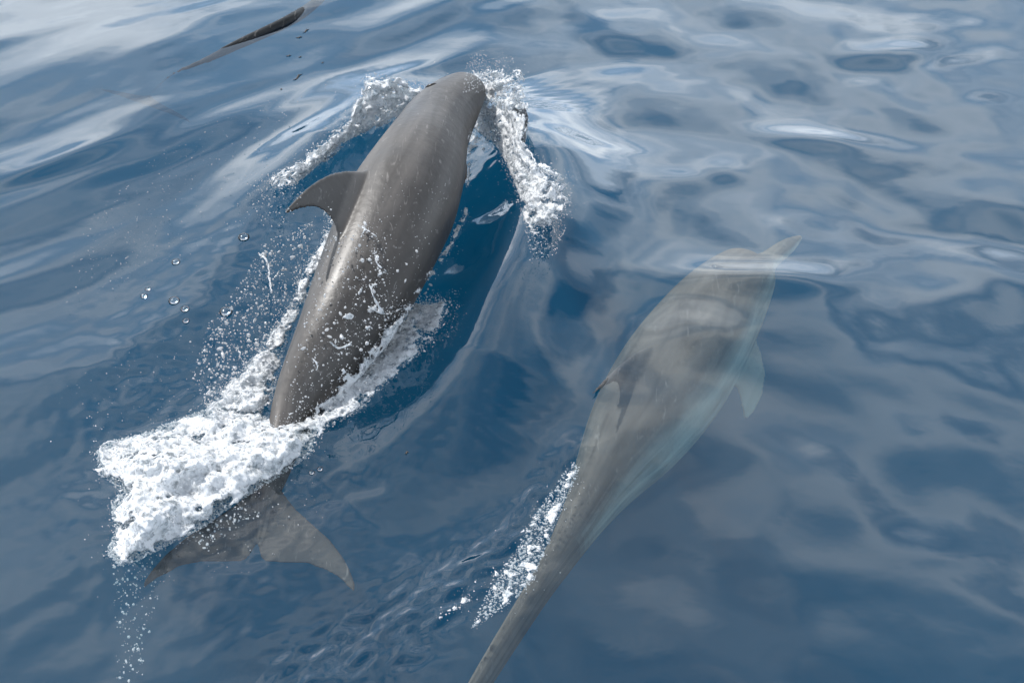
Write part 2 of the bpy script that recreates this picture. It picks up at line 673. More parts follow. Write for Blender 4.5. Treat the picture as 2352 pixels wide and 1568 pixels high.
def gauss_blob(x, y, px, py, amp, rl, rw, ang):
    c = at(px, py, 0.0)
    dx, dy = x - c[0], y - c[1]
    ca, sa = math.cos(ang), math.sin(ang)
    u, v = dx * ca + dy * sa, -dx * sa + dy * ca
    return amp * np.exp(-(u / rl) ** 2 - (v / rw) ** 2)


def height(x, y):
    x, y = np.asarray(x, float), np.asarray(y, float)
    # broad swell
    h = 0.045 * noise3(x * 0.42 + 3.1, y * 0.42 + 1.2, 0.0)
    # rounded chop, all ways on the right; running rows on the left
    left = smooth01(-x + 0.10 * (y - 4.5), -0.3, 1.0)
    near = smooth01(y, 3.0, 5.5)
    wx = x + 0.12 * noise3(x * 1.1, y * 1.1, 7.7)
    wy = y + 0.12 * noise3(x * 1.1 + 9, y * 1.1, 3.3)
    iso = 0.026 * noise3(wx * 1.5 + 8, wy * 1.5, 1.5) + 0.0150 * noise3(wx * 2.9, wy * 3.0 + 4, 2.5) + 0.0028 * noise3(wx * 6.5, wy * 6.1 + 4, 9.5)
    a, b = wx * 0.74 + wy * 0.67, -wx * 0.67 + wy * 0.74
    rows = 0.026 * noise3(a * 0.55, b * 1.9, 5.5) + 0.0085 * noise3(a * 1.1 + 3, b * 3.8, 6.5) + 0.002 * noise3(a * 3, b * 8, 8.5)
    h = h + (1 - left) * iso * (0.50 + 0.44 * near) + left * rows * (0.7 + 0.5 * near)
    # bow wave round the leaping dolphin
    d, t, s = polyline_dist(x, y, RIDGE_R)
    amp = np.interp(t, [0, 0.05, 0.14, 0.3, 0.5, 0.75, 1], [0.0, 0.05, 0.12, 0.17, 0.165, 0.125, 0.0])
    w = np.where(s > 0, 0.32, 0.27) * (1 + 0.0 * d)
    h = h + amp * np.exp(-(d / w) ** 2)
    d, t, s = polyline_dist(x, y, RIDGE_L)
    amp = np.interp(t, [0, 0.06, 0.18, 0.35, 0.6, 1], [0.0, 0.03, 0.10, 0.11, 0.05, 0.0])
    h = h + amp * np.exp(-(d / np.where(s > 0, 0.24, 0.28)) ** 2)
    d, t, s = polyline_dist(x, y, KEEL)
    h = h - np.interp(t, [0, 0.25, 0.7, 1], KEEL_A) * np.exp(-(d / 0.38) ** 2)
    # shivering water inside the bow wave
    for px, py, rx, ry in ((1125, 400, 0.20, 0.55), (850, 345, 0.22, 0.35), (640, 640, 0.3, 0.5)):
        c = at(px, py, 0.0)
        mk = np.exp(-((x - c[0]) / rx) ** 2 - ((y - c[1]) / ry) ** 2)
        h = h + mk * (0.0045 * noise3(x * 11 + 2, y * 8, 11.0) + 0.0022 * noise3(x * 27, y * 19, 12.0))
    # water lifted over the swimming dolphin, with a sharp little wake on its left
    d, t, s = polyline_dist(x, y, BACK2)
    h = h + np.interp(t, [0, 0.2, 0.6, 1], [0.02, 0.035, 0.03, 0.01]) * np.exp(-(d / 0.26) ** 2)
    d, t, s = polyline_dist(x, y, WAKE2)
    rough = np.exp(-(d / (0.04 + 0.16 * t)) ** 2) * smooth01(t, 0.0, 0.25)
    h = h + 1.0 * rough * 0.0110 * noise3(t * 22, s * d * 34, 6.0)
    h = h + rough * (0.0035 * noise3(x * 15, y * 13, 1.0) + 0.0018 * noise3(x * 31, y * 27, 2.0))
    h = h + 0.008 * np.exp(-(d / 0.06) ** 2) * smooth01(t, 0.0, 0.1) * (1 - 0.7 * t)
    # churned water round the tail
    c = at(560, 940, 0.0)
    ch = np.exp(-((x - c[0]) / 0.55) ** 2 - ((y - c[1]) / 0.75) ** 2)
    h = h + ch * (0.006 * noise3(x * 9, y * 9, 3.0) + 0.004 * noise3(x * 21, y * 21, 4.0))
    # single humps that show dark faces and ring reflections
    h = h + gauss_blob(wx, wy, 130, 362, 0.024, 0.24, 0.075, 0.75)
    for px, py, am, rl, rw, an in ((1600, 425, 0.018, 0.30, 0.11, 0.5), (1880, 325, 0.020, 0.26, 0.10, -0.2), (2060, 122, 0.02, 0.3, 0.13, 0.3),
                                   (1800, 650, 0.030, 0.30, 0.12, 0.1)):
        h = h + gauss_blob(wx, wy, px, py, am, rl, rw, an)
    # rings where drops have fallen
    for px, py, r0 in ((165, 1265, 0.05), (180, 1085, 0.04), (530, 415, 0.035), (370, 590, 0.04), (445, 565, 0.03), (345, 655, 0.03), (250, 720, 0.035)):
        c = at(px, py, 0.0)
        r = np.hypot(x - c[0], y - c[1])
        h = h + 0.0011 * np.cos(r * 2 * math.pi / 0.034) * np.exp(-(r / r0) ** 2)
    return h


def axis(lo, hi, step, far):
    core = np.arange(lo, hi + step / 2, step)
    out, s = [], step
    p = 0.0
    while p < far:
        s *= 1.22
        p += s
        out.append(p)
    out = np.array(out)
    return np.concatenate([core[0] - out[::-1], core, core[-1] + out])


gx = axis(-3.9, 3.9, 0.0150, 4000.0)
gy = axis(1.6, 10.0, 0.0150, 4000.0)
X, Y = np.meshgrid(gx, gy)
Hh = height(X, Y)
# beyond the finely meshed part only the long waves are kept
far = np.maximum(np.maximum(-3.9 - X, X - 3.9), np.maximum(1.6 - Y, Y - 10.0))
fine = 1 - smooth01(far, 0.0, 3.0)
Hh = Hh * fine
nx, ny = len(gx), len(gy)


def surface(x, y):
    """height of the meshed water, read back from its grid"""
    i = np.clip(np.searchsorted(gx, x) - 1, 0, nx - 2)
    j = np.clip(np.searchsorted(gy, y) - 1, 0, ny - 2)
    u = np.clip((x - gx[i]) / (gx[i + 1] - gx[i]), 0, 1)
    v = np.clip((y - gy[j]) / (gy[j + 1] - gy[j]), 0, 1)
    return (Hh[j, i] * (1 - u) + Hh[j, i + 1] * u) * (1 - v) + (Hh[j + 1, i] * (1 - u) + Hh[j + 1, i + 1] * u) * v


top = np.stack([X.ravel(), Y.ravel(), Hh.ravel()], -1)
idx = np.arange(nx * ny).reshape(ny, nx)
quads = np.stack([idx[:-1, :-1], idx[:-1, 1:], idx[1:, 1:], idx[1:, :-1]], -1).reshape(-1, 4)
DEPTH = -45.0
bot = np.array([[gx[0], gy[0], DEPTH], [gx[-1], gy[0], DEPTH], [gx[-1], gy[-1], DEPTH], [gx[0], gy[-1], DEPTH]])
b0 = nx * ny
# skirt strips: rim copied straight down, then one bottom grid
rim = np.concatenate([idx[0, :], idx[1:, -1], idx[-1, -2::-1], idx[-2:0:-1, 0]])
rimv = top[rim].copy()
rimv[:, 2] = DEPTH
low = b0 + np.arange(len(rim))
nxt = np.roll(np.arange(len(rim)), -1)
skirt = np.stack([rim, low, low[nxt], rim[nxt]], -1)
centre = np.array([[0, 0, DEPTH]])
ci = b0 + len(rim)
cap = [[int(low[nxt[i]]), int(low[i]), ci] for i in range(len(rim))]
verts = np.concatenate([top, rimv, centre])
me = bpy.data.meshes.new('sea')
allq = np.concatenate([quads, skirt])
nq = len(allq)
capa = np.array(cap)
me.vertices.add(len(verts))
me.vertices.foreach_set('co', verts.astype(np.float32).ravel())
me.loops.add(nq * 4 + len(capa) * 3)
me.loops.foreach_set('vertex_index', np.concatenate([allq.ravel(), capa.ravel()]).astype(np.int32))
me.polygons.add(nq + len(capa))
me.polygons.foreach_set('loop_start', np.concatenate([np.arange(nq) * 4, nq * 4 + np.arange(len(capa)) * 3]).astype(np.int32))
me.update(calc_edges=True)
me.validate()
sm = np.ones(len(me.polygons), bool)
sm[len(quads):] = False
me.polygons.foreach_set('use_smooth', sm)
tag(link('sea', me, M_WATER), 'calm blue sea surface with soft cloud reflections', kind='structure')


# ------------------------------------------------------------------ dolphins
PROF_S = [0.0, 0.012, 0.05, 0.09, 0.112, 0.14, 0.18, 0.24, 0.32, 0.40, 0.48, 0.56, 0.64, 0.72, 0.80, 0.87, 0.93, 0.97, 1.0]
PROF_H = [0.003, 0.008, 0.014, 0.022, 0.042, 0.055, 0.067, 0.079, 0.089, 0.094, 0.091, 0.083, 0.069, 0.053, 0.039, 0.030, 0.023, 0.015, 0.006]
PROF_W = [0.003, 0.009, 0.018, 0.029, 0.046, 0.058, 0.068, 0.078, 0.085, 0.087, 0.083, 0.073, 0.058, 0.041, 0.026, 0.017, 0.012, 0.009, 0.005]


class Spine:
    def __init__(self, pts, rolls, knots, length):
        """pts from snout to tail, knots = how far along the animal each one lies (0..1)"""
        self.L = length
        self.s = np.linspace(0, 1, 400)
        self.P = spline(knots, pts, self.s)
        T = -np.gradient(self.P, axis=0)
        T /= np.linalg.norm(T, axis=1)[:, None]
        self.F = T
        R = np.cross(T, [0, 0, 1.0])
        R /= np.linalg.norm(R, axis=1)[:, None]
        U = np.cross(R, T)
        ro = np.radians(np.interp(self.s, [r[0] for r in rolls], [r[1] for r in rolls]))[:, None]
        self.U = U * np.cos(ro) - R * np.sin(ro)
        self.R = R * np.cos(ro) + U * np.sin(ro)

    def frame(self, s):
        f = [np.array([np.interp(s, self.s, A[:, i]) for i in range(3)]) for A in (self.P, self.F, self.R, self.U)]
        return f


def loft(rings):
    """rings (m,k,3) -> closed tube"""
    rings = np.asarray(rings)
    m, k, _ = rings.shape
    V = rings.reshape(-1, 3)
    F = []
    for i in range(m - 1):
        for j in range(k):
            a, b = i * k + j, i * k + (j + 1) % k
            F.append([a, b, b + k])
            F.append([a, b + k, a + k])
    c0, c1 = len(V), len(V) + 1
    V = np.concatenate([V, rings[0].mean(0)[None], rings[-1].mean(0)[None]])
    for j in range(k):
        F.append([c0, (j + 1) % k, j])
        F.append([c1, (m - 1) * k + j, (m - 1) * k + (j + 1) % k])
    return V, np.array(F)


def blade(origin, chord_dir, span_dir, thick_dir, span, le, te, thick, bend=0.0, n=18, b0=-0.25):
    """fin: le/te are (b list, value list) chordwise positions in metres; thick (b, metres)"""
    rings = []
    th = np.linspace(0, 2 * math.pi, 20, endpoint=False)
    for b in np.concatenate([np.linspace(b0, 0.8, n), 0.8 + 0.2 * np.sin(np.linspace(0.1, 1, 8) * math.pi / 2)]):
        bb = max(b, 0)
        l0, t0 = np.interp(bb, *le), np.interp(bb, *te)
        tk = np.interp(bb, *thick)
        mid, hc = 0.5 * (l0 + t0), 0.5 * max(t0 - l0, 0.004)
        cx = np.cos(th)
        ty = np.sin(th) * (0.80 + 0.20 * -cx) * tk
        o = origin + span_dir * (b * span) + thick_dir * (bend * bb * bb)
        rings.append(o + chord_dir * (mid + hc * cx)[:, None] + thick_dir * ty[:, None])
    return loft(rings)


def build_dolphin(name, spine, mat, girth=1.0, dorsal=(0.42, 0.155, 0.095), dorsal_lean=0.0, pecs=(-1, 1), pec_sweep=0.55,
                  pec_drop=0.5, pec_low=0.52, flukes=True, voxel=0.0064, fluke_span=0.125, fluke_chord=0.118, beak_droop=0.012, front=1.0):
    L = spine.L
    parts = []
    ss = np.concatenate([np.linspace(0.0, 0.2, 34), np.linspace(0.21, 1.0, 60)])
    hh = spline(PROF_S, PROF_H, ss)[:, 0] * L * girth
    ww = spline(PROF_S, PROF_W, ss)[:, 0] * L * girth
    slim = np.interp(ss, [0, 0.28, 0.42, 1], [front, front + 0.03 * (front < 1), 1, 1])
    hh, ww = hh * slim, ww * slim
    th = np.linspace(0, 2 * math.pi, 48, endpoint=False)
    rings = []
    for s, h, w in zip(ss, hh, ww):
        P, F, R, U = spine.frame(s)
        drop = -beak_droop * L * smooth01(np.array(0.13 - s), 0.0, 0.06)
        c, sn = np.cos(th), np.sin(th)
        up = np.where(c > 0, h * c, h * 0.96 * c)
        # back slightly ridged towards the tail
        wid = w * np.sign(sn) * np.abs(sn) ** (1.0 + 0.25 * float(smooth01(np.array(s), 0.55, 0.85)))
        rings.append(P + U * (up + drop)[:, None] + R * wid[:, None])
    parts.append(loft(rings))
    # dorsal fin
    s0, c, hgt = dorsal
    if hgt > 0:
        P, F, R, U = spine.frame(s0 + c * 0.45)
        hb = np.interp(s0 + c * 0.45, PROF_S, PROF_H) * L * girth
        P0 = P + F * (c * L * 0.45) + U * (hb * 0.93)
        Ul = U * math.cos(dorsal_lean) - R * math.sin(dorsal_lean)
        Rl = R * math.cos(dorsal_lean) + U * math.sin(dorsal_lean)
        cl = c * L
        le = ([0, 0.08, 0.2, 0.4, 0.6, 0.78, 0.9, 1.0], [cl * v for v in (0, 0.09, 0.18, 0.31, 0.48, 0.72, 0.96, 1.28)])
        te = ([0, 0.08, 0.2, 0.4, 0.6, 0.78, 0.9, 1.0], [cl * v for v in (1.08, 1.01, 0.96, 0.94, 0.99, 1.13, 1.26, 1.36)])
        tk = ([0, 0.2, 0.6, 1.0], [0.030, 0.021, 0.014, 0.010])
        parts.append(blade(P0, -F, Ul, Rl, hgt * L, le, te, tk))
    # flippers
    for sd in pecs:
        P, F, R, U = spine.frame(0.255)
        w0, h0 = np.interp(0.255, PROF_S, PROF_W) * L * girth * front, np.interp(0.255, PROF_S, PROF_H) * L * girth * front
        o = P + R * sd * w0 * (1.24 - pec_low) - U * h0 * pec_low + F * 0.03 * L
        out = R * sd * (1 - 0.25 * pec_drop) - U * pec_drop - F * pec_sweep
        out /= np.linalg.norm(out)
        nrm = np.cross(out, F)
        nrm /= np.linalg.norm(nrm)
        ch = -(F - out * (F @ out))
        ch /= np.linalg.norm(ch)
        cl = 0.062 * L
        le = ([0, 0.25, 0.5, 0.75, 0.92, 1.0], [cl * v for v in (0, -0.02, 0.06, 0.34, 0.68, 0.92)])
        te = ([0, 0.25, 0.5, 0.75, 0.92, 1.0], [cl * v for v in (1.0, 1.02, 0.98, 0.98, 1.02, 1.06)])
        tk = ([0, 0.4, 1.0], [0.020, 0.014, 0.010])
        parts.append(blade(o, ch, out, nrm, 0.155 * L, le, te, tk))
    # tail flukes
    if flukes:
        P, F, R, U = spine.frame(0.965)
        for sd in (-1, 1):
            cl = fluke_chord * L
            le = ([0, 0.06, 0.12, 0.3, 0.5, 0.7, 0.86, 0.95, 1.0], [cl * v for v in (-0.50, -0.22, -0.04, 0.20, 0.39, 0.58, 0.79, 0.96, 1.10)])
            te = ([0, 0.05, 0.12, 0.3, 0.5, 0.7, 0.86, 1.0], [cl * v for v in (0.62, 0.80, 0.86, 0.87, 0.87, 0.93, 1.04, 1.18)])
            tk = ([0, 0.15, 0.5, 1.0], [0.026, 0.019, 0.014, 0.010])
            o = P + F * 0.055 * L
            sp = R * sd
            rr = blade(o, -F, sp, U, fluke_span * L, le, te, tk, b0=-0.02, n=26)
            parts.append(rr)
    V, Fc, off = [], [], 0
    for v, f in parts:
        V.append(v)
        Fc.append(f + off)
        off += len(v)
    me = remeshed('body', np.concatenate(V), np.concatenate(Fc), voxel, 6, 0.5)
    # skin coordinates for the colouring
    co = coords(me)
    sub = slice(0, 400, 4)
    best = np.full(len(co), 1e9)
    bi = np.zeros(len(co), int)
    for i in range(0, 400, 4):
        d = ((co - spine.P[i]) ** 2).sum(1)
        m = d < best
        best[m] = d[m]
        bi[m] = i
    rel = co - spine.P[bi]
    u = (rel * spine.U[bi]).sum(1)
    r = (rel * spine.R[bi]).sum(1)
    hs = np.interp(spine.s[bi], PROF_S, PROF_H) * L * girth + 1e-4
    ws = np.interp(spine.s[bi], PROF_S, PROF_W) * L * girth
    ud = np.clip(u / hs, -1, 1)
    sv = spine.s[bi]
    ud = np.maximum(ud, -1 + 1.75 * smooth01(sv, 0.62, 0.90))                  # tail stock and flukes dark all round
    ud = np.where((sv < 0.5) & (np.abs(r) > ws * 1.15), np.clip(ud, 0.05, 0.3), ud)   # flippers pale grey
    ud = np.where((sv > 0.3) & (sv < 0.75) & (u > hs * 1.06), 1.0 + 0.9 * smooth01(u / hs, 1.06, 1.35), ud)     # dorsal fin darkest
    drop = beak_droop * L * smooth01(0.13 - sv, 0.0, 0.06)
    ud = np.where(sv < 0.13, np.clip((u + drop) / hs + 0.12, -1, 1), ud)
    for nm, val in (('updown', ud), ('along', sv), ('around', np.arctan2(r, u))):
        a = me.attributes.new(nm, 'FLOAT', 'POINT')
        a.data.foreach_set('value', val.astype(np.float32))
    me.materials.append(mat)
    base = spine.frame(0.5)[0]
    root = bpy.data.objects.new(name, None)
    root.location = base
    C.objects.link(root)
    inv = Matrix.Translation(-Vector(base))
    ob = link('body', me, None, root)
    me.transform(inv)
    # eyes
    for sd in (-1, 1):
        P, F, R, U = spine.frame(0.125)
        w0 = np.interp(0.125, PROF_S, PROF_W) * L * girth * front
        h0 = np.interp(0.125, PROF_S, PROF_H) * L * girth * front
        o = P + R * sd * w0 * 0.86 - U * h0 * 0.42
        v, f = ICO[2]
        e = mesh_from('eye', v * 0.011 + o - base, f)
        link('eye', e, M_DARK, root)
    # blowhole: a crescent slit with a raised lip
    P, F, R, U = spine.frame(0.205)
    h0 = float(np.interp(0.205, ss, hh)) + 0.004
    rings = []
    for t in np.linspace(-1, 1, 15):
        c = P + U * (h0 * (1.0 - 0.06 * t * t) - 0.001) + R * (t * 0.030) + F * (0.014 * (t * t))
        rad = 0.010 * math.sqrt(max(1 - t * t, 0.02))
        a = np.linspace(0, 2 * math.pi, 10, endpoint=False)
        rings.append(c + F * (np.cos(a) * rad)[:, None] + U * (np.sin(a) * rad * 0.5)[:, None])
    v, f = loft(rings)
    link('blowhole', mesh_from('blowhole', v - base, f), M_DARK, root)
    return root


def spine_px(rows, rolls, length):
    return Spine([at(*r[:3]) for r in rows], rolls, [r[3] for r in rows], length)


SP1 = spine_px([(1104, 196, 0.16, 0), (1068, 212, 0.29, 0.12), (1004, 290, 0.31, 0.24), (957, 400, 0.315, 0.36), (902, 520, 0.275, 0.455),
                (838, 660, 0.20, 0.555), (752, 820, 0.09, 0.665), (672, 960, -0.03, 0.775), (634, 1080, -0.085, 0.87), (607, 1165, -0.115, 0.94), (594, 1235, -0.13, 1)],
               [(0, 27), (0.3, 29), (0.6, 29), (0.85, 12), (1, -4)], 2.45)
SP2 = spine_px([(1836, 530, -0.10, 0), (1755, 590, -0.17, 0.08), (1665, 690, -0.23, 0.2), (1590, 800, -0.28, 0.33), (1520, 905, -0.29, 0.46), (1455, 1000, -0.26, 0.58),
                (1390, 1100, -0.22, 0.70), (1335, 1195, -0.18, 0.79), (1272, 1300, -0.17, 0.87), (1208, 1400, -0.17, 0.915), (1145, 1500, -0.18, 0.935), (1060, 1640, -0.2, 0.96), (900, 1900, -0.2, 1)],
               [(0, 14), (0.3, 10), (1, 10)], 2.6)
SP3 = spine_px([(790, -60, -0.70, 0), (755, -20, -0.30, 0.15), (706, 22, -0.040, 0.30), (640, 60, 0.008, 0.45), (540, 106, 0.008, 0.6), (450, 148, 0.006, 0.74),
                (395, 172, -0.05, 0.83), (350, 215, -0.40, 0.92), (335, 250, -0.75, 1)],
               [(0, 30), (1, 30)], 2.2)

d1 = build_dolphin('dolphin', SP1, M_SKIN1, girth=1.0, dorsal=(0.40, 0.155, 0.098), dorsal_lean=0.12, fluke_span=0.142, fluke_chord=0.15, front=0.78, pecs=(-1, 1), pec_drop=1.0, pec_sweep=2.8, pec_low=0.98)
tag(d1, 'dark grey dolphin leaping clear through white splashes, curved dorsal fin in the air', 'dolphin', 'dolphins')
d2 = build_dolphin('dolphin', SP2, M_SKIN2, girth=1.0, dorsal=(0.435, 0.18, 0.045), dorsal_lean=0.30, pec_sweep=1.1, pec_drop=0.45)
tag(d2, 'pale flanked dolphin gliding wholly under the clear water surface', 'dolphin', 'dolphins')
d3 = build_dolphin('dolphin', SP3, M_SKIN3, girth=0.165, dorsal=(0.4, 0.1, 0.0), voxel=0.014, pecs=(), flukes=True)
tag(d3, 'dark narrow back just awash in the far cloud reflections', 'dolphin', 'dolphins')

# ------------------------------------------------------------------ foam, spray and drops
from mathutils.bvhtree import BVHTree


def world_bvh(root):
    b = [o for o in root.children if o.name.startswith('body')][0]
    co = coords(b.data) + np.array(root.location)
    return BVHTree.FromPolygons(co.tolist(), [list(p.vertices) for p in b.data.polygons])


BVH1 = world_bvh(d1)


def on_what(px, py, off):
    """points a little (off, metres) in front of whatever is seen there: the leaping dolphin or the water"""
    W = at_h(px, py, 0.0)
    out = []
    cam0 = Vector((0, 0, CAMZ))
    for w, o in zip(np.atleast_2d(W), np.broadcast_to(off, np.atleast_2d(W).shape[:1])):
        d = (Vector(w) - cam0)
        dist = d.length
        d.normalize()
        hit = BVH1.ray_cast(cam0, d, dist)
        t = hit[3] if hit[0] is not None else dist
        out.append(np.array(cam0 + d * (t - o)))
    return np.array(out)


def in_poly(px, py, poly):
    poly = np.asarray(poly, float)
    inside = np.zeros(len(px), bool)
    j = len(poly) - 1
    for i in range(len(poly)):
        xi, yi, xj, yj = *poly[i], *poly[j]
        c = ((yi > py) != (yj > py)) & (px < (xj - xi) * (py - yi) / (yj - yi + 1e-12) + xi)
        inside ^= c
        j = i
    return inside


def sample_poly(poly, n):
    poly = np.asarray(poly, float)
    lo, hi = poly.min(0), poly.max(0)
    X, Y = [], []
    tot = 0
    while tot < n:
        x, y = rng.uniform(lo[0], hi[0], n), rng.uniform(lo[1], hi[1], n)
        m = in_poly(x, y, poly)
        X.append(x[m]); Y.append(y[m]); tot += m.sum()
    x, y = np.concatenate(X)[:n], np.concatenate(Y)[:n]
    d, _, _ = polyline_dist(x, y, np.vstack([poly, poly[:1]]))
    return x, y, d


def grown(poly, k):
    poly = np.asarray(poly, float)
    c = poly.mean(0)
    return c + (poly - c) * k


def froth(poly, n, rmin, rmax, up, scale, thr, edge=30.0, body=False, seed=0.0, lace=0.35):
    """ball centres and sizes for a froth patch: clumped by noise, ragged at its edge"""
    x, y, d = sample_poly(poly, n)
    u = rng.uniform(0, 1, n)
    g = at(x, y, 0.0)
    nz = fbm(g[:, 0] * scale + seed, g[:, 1] * scale, seed, 4)
    rag = edge * (0.75 + 1.3 * fbm(g[:, 0] * 14 + 9, g[:, 1] * 14, seed + 5, 3))
    keep = nz > thr + 3 * lace * (1 - np.clip(d / np.clip(rag, 4, 200), 0, 1))
    lump = np.clip(0.35 + 0.8 * fbm(g[:, 0] * scale * 0.6 + 40, g[:, 1] * scale * 0.6, seed, 3), 0, 1.2)
    z = up * lump * (0.5 + 0.5 * u) * np.clip(d / edge, 0.15, 1)
    x, y, z, nz = x[keep], y[keep], z[keep], nz[keep]
    p = on_what(x, y, z) if body else at_h(x, y, z)
    r = rmin + (rmax - rmin) * rng.beta(1.3, 3.0, len(p)) * np.clip(0.5 + nz, 0.3, 1.4)
    return p, r


def curtain(lower, upper, rise, n, rad=0.0045, lace=1.0, seed=0.0):
    """a thrown sheet of white water: foot along lower, torn lip along upper (rise metres up)"""
    lo, hi = np.asarray(lower, float), np.asarray(upper, float)
    kl, kh = np.linspace(0, 1, len(lo)), np.linspace(0, 1, len(hi))
    a = rng.uniform(0, 1, n)
    u = rng.uniform(0, 1.08, n)
    A, B = spline(kl, lo, a), spline(kh, hi, a)
    wob = 10 * fbm(a * 16 + seed, u * 3, seed, 3)[:, None] * np.array([0.6, 1.0])
    p = A + (B - A) * u[:, None] + wob * u[:, None]
    up = np.interp(a, np.linspace(0, 1, len(rise)), rise) * u ** 0.8 + 0.05 * fbm(a * 12, u * 5, seed + 3, 3) * (0.3 + u)
    g = at(p[:, 0], p[:, 1], 0.0)
    nz = fbm(g[:, 0] * 17 + seed, g[:, 1] * 17, seed + 8, 4)
    keep = nz > -0.55 + lace * (0.55 * u ** 3 + 0.25 * np.exp(-u / 0.06) + 1.1 * smooth01(a, 0.80, 1.0))
    q = at_h(p[keep, 0], p[keep, 1], np.maximum(up[keep], -0.005))
    return q, np.full(len(q), rad) * rng.uniform(0.7, 1.3, len(q))


def rope(pts, r0, r1, off=0.03, wob=0.004):
    """a string of water pulled out into beads"""
    pts = np.asarray(pts, float)
    k = np.concatenate([[0], np.cumsum(np.linalg.norm(np.diff(pts, axis=0), axis=1))])
    n = max(int(k[-1] / 2.2), 4)
    tt = np.linspace(0, k[-1], n)
    q = spline(k, pts, tt) if len(pts) > 2 else np.stack([np.interp(tt, k, pts[:, i]) for i in range(2)], -1)
    p = on_what(q[:, 0], q[:, 1], np.full(n, off))
    p = p + rng.normal(0, wob * 0.4, p.shape)
    r = np.linspace(r0, r1, n) * (0.75 + 0.6 * np.abs(noise3(tt * 0.13, pts[0, 0], 3.0)))
    return p, r


def stuff(name, label, cat, chunks, voxel, mat, smooth_it=1, crumbs=2.2, spread=0.012):
    """a joined skin of froth under a layer of loose bubbles and flecks"""
    P = np.concatenate([c[0] for c in chunks])
    R = np.concatenate([c[1] for c in chunks])
    v, f = spheres(P, np.maximum(R, voxel * 0.8), 1, 0.25, 3)
    me = remeshed(name, v, f, voxel, smooth_it, 0.4)
    core_v = coords(me)
    core_f = np.empty(len(me.loops), np.int32)
    me.loops.foreach_get('vertex_index', core_f)
    core_f = core_f.reshape(-1, 4)
    n = int(len(P) * crumbs)
    k = rng.integers(0, len(P), n)
    far_ = rng.uniform(0, 1, n) < 0.2
    q = P[k] + np.array([0, -0.3, 0.6]) * (R[k] * rng.uniform(0.3, 1.6, n))[:, None] + rng.normal(0, 1, (n, 3)) * (spread * np.where(far_, 2.6, 1.0) * rng.exponential(0.6, n))[:, None]
    r = 0.0007 + 0.0022 * rng.uniform(0, 1, n) ** 4
    v2, f2 = spheres(q, r, 0, 0.3, 8)
    tri = np.concatenate([core_f[:, [0, 1, 2]], core_f[:, [0, 2, 3]], f2 + len(core_v)])
    out = mesh_from(name, np.concatenate([core_v, v2]), tri)
    bpy.data.meshes.remove(me)
    return tag(link(name, out, mat), label, cat, kind='stuff')


CREST_L = [(838, 215), (848, 186), (872, 182), (905, 193), (960, 198), (1010, 196), (1060, 186), (1075, 192), (1020, 215), (960, 250),
           (905, 285), (870, 290), (820, 315), (770, 350), (720, 390), (680, 425), (648, 445), (622, 432), (618, 405), (660, 385), (715, 350), (770, 305), (812, 268)]
CREST_R = [(1082, 215), (1092, 180), (1110, 165), (1150, 172), (1186, 168), (1190, 190), (1198, 225), (1206, 262), (1196, 300), (1204, 345),
           (1222, 375), (1250, 388), (1292, 418), (1288, 455), (1278, 500), (1262, 540), (1235, 552), (1212, 560), (1208, 520), (1198, 470), (1182, 420),
           (1160, 375), (1128, 320), (1098, 305), (1082, 262)]
PLUME = [(1085, 190), (1092, 140), (1112, 132), (1125, 150), (1140, 135), (1142, 165), (1120, 190)]
TAIL = [(228, 1040), (262, 1015), (330, 1000), (420, 962), (500, 935), (575, 940), (610, 965), (650, 958), (700, 968), (712, 1010), (705, 1045), (640, 1090),
        (590, 1120), (520, 1165), (470, 1205), (400, 1240), (330, 1275), (280, 1292), (252, 1262), (270, 1215), (262, 1160), (285, 1120), (236, 1090)]
BAND_R = [(846, 700), (884, 716), (930, 700), (975, 690), (1030, 695), (1020, 725), (1000, 758), (967, 810), (919, 848), (875, 892), (830, 938), (770, 970),
          (728, 1000), (690, 985), (711, 945), (765, 912), (798, 872), (823, 832), (872, 782), (884, 745)]
BAND_L = [(742, 480), (762, 500), (768, 560), (735, 620), (700, 690), (665, 760), (645, 830), (630, 900), (600, 950), (520, 950), (470, 945), (500, 900), (555, 850),
          (600, 790), (640, 740), (672, 680), (700, 610), (735, 555)]
WAKE_F = [(1316, 1060), (1332, 1068), (1322, 1100), (1300, 1150), (1275, 1205), (1255, 1260), (1228, 1330), (1190, 1370), (1110, 1430), (1080, 1445), (1120, 1360),
          (1165, 1290), (1205, 1225), (1250, 1150), (1290, 1090)]

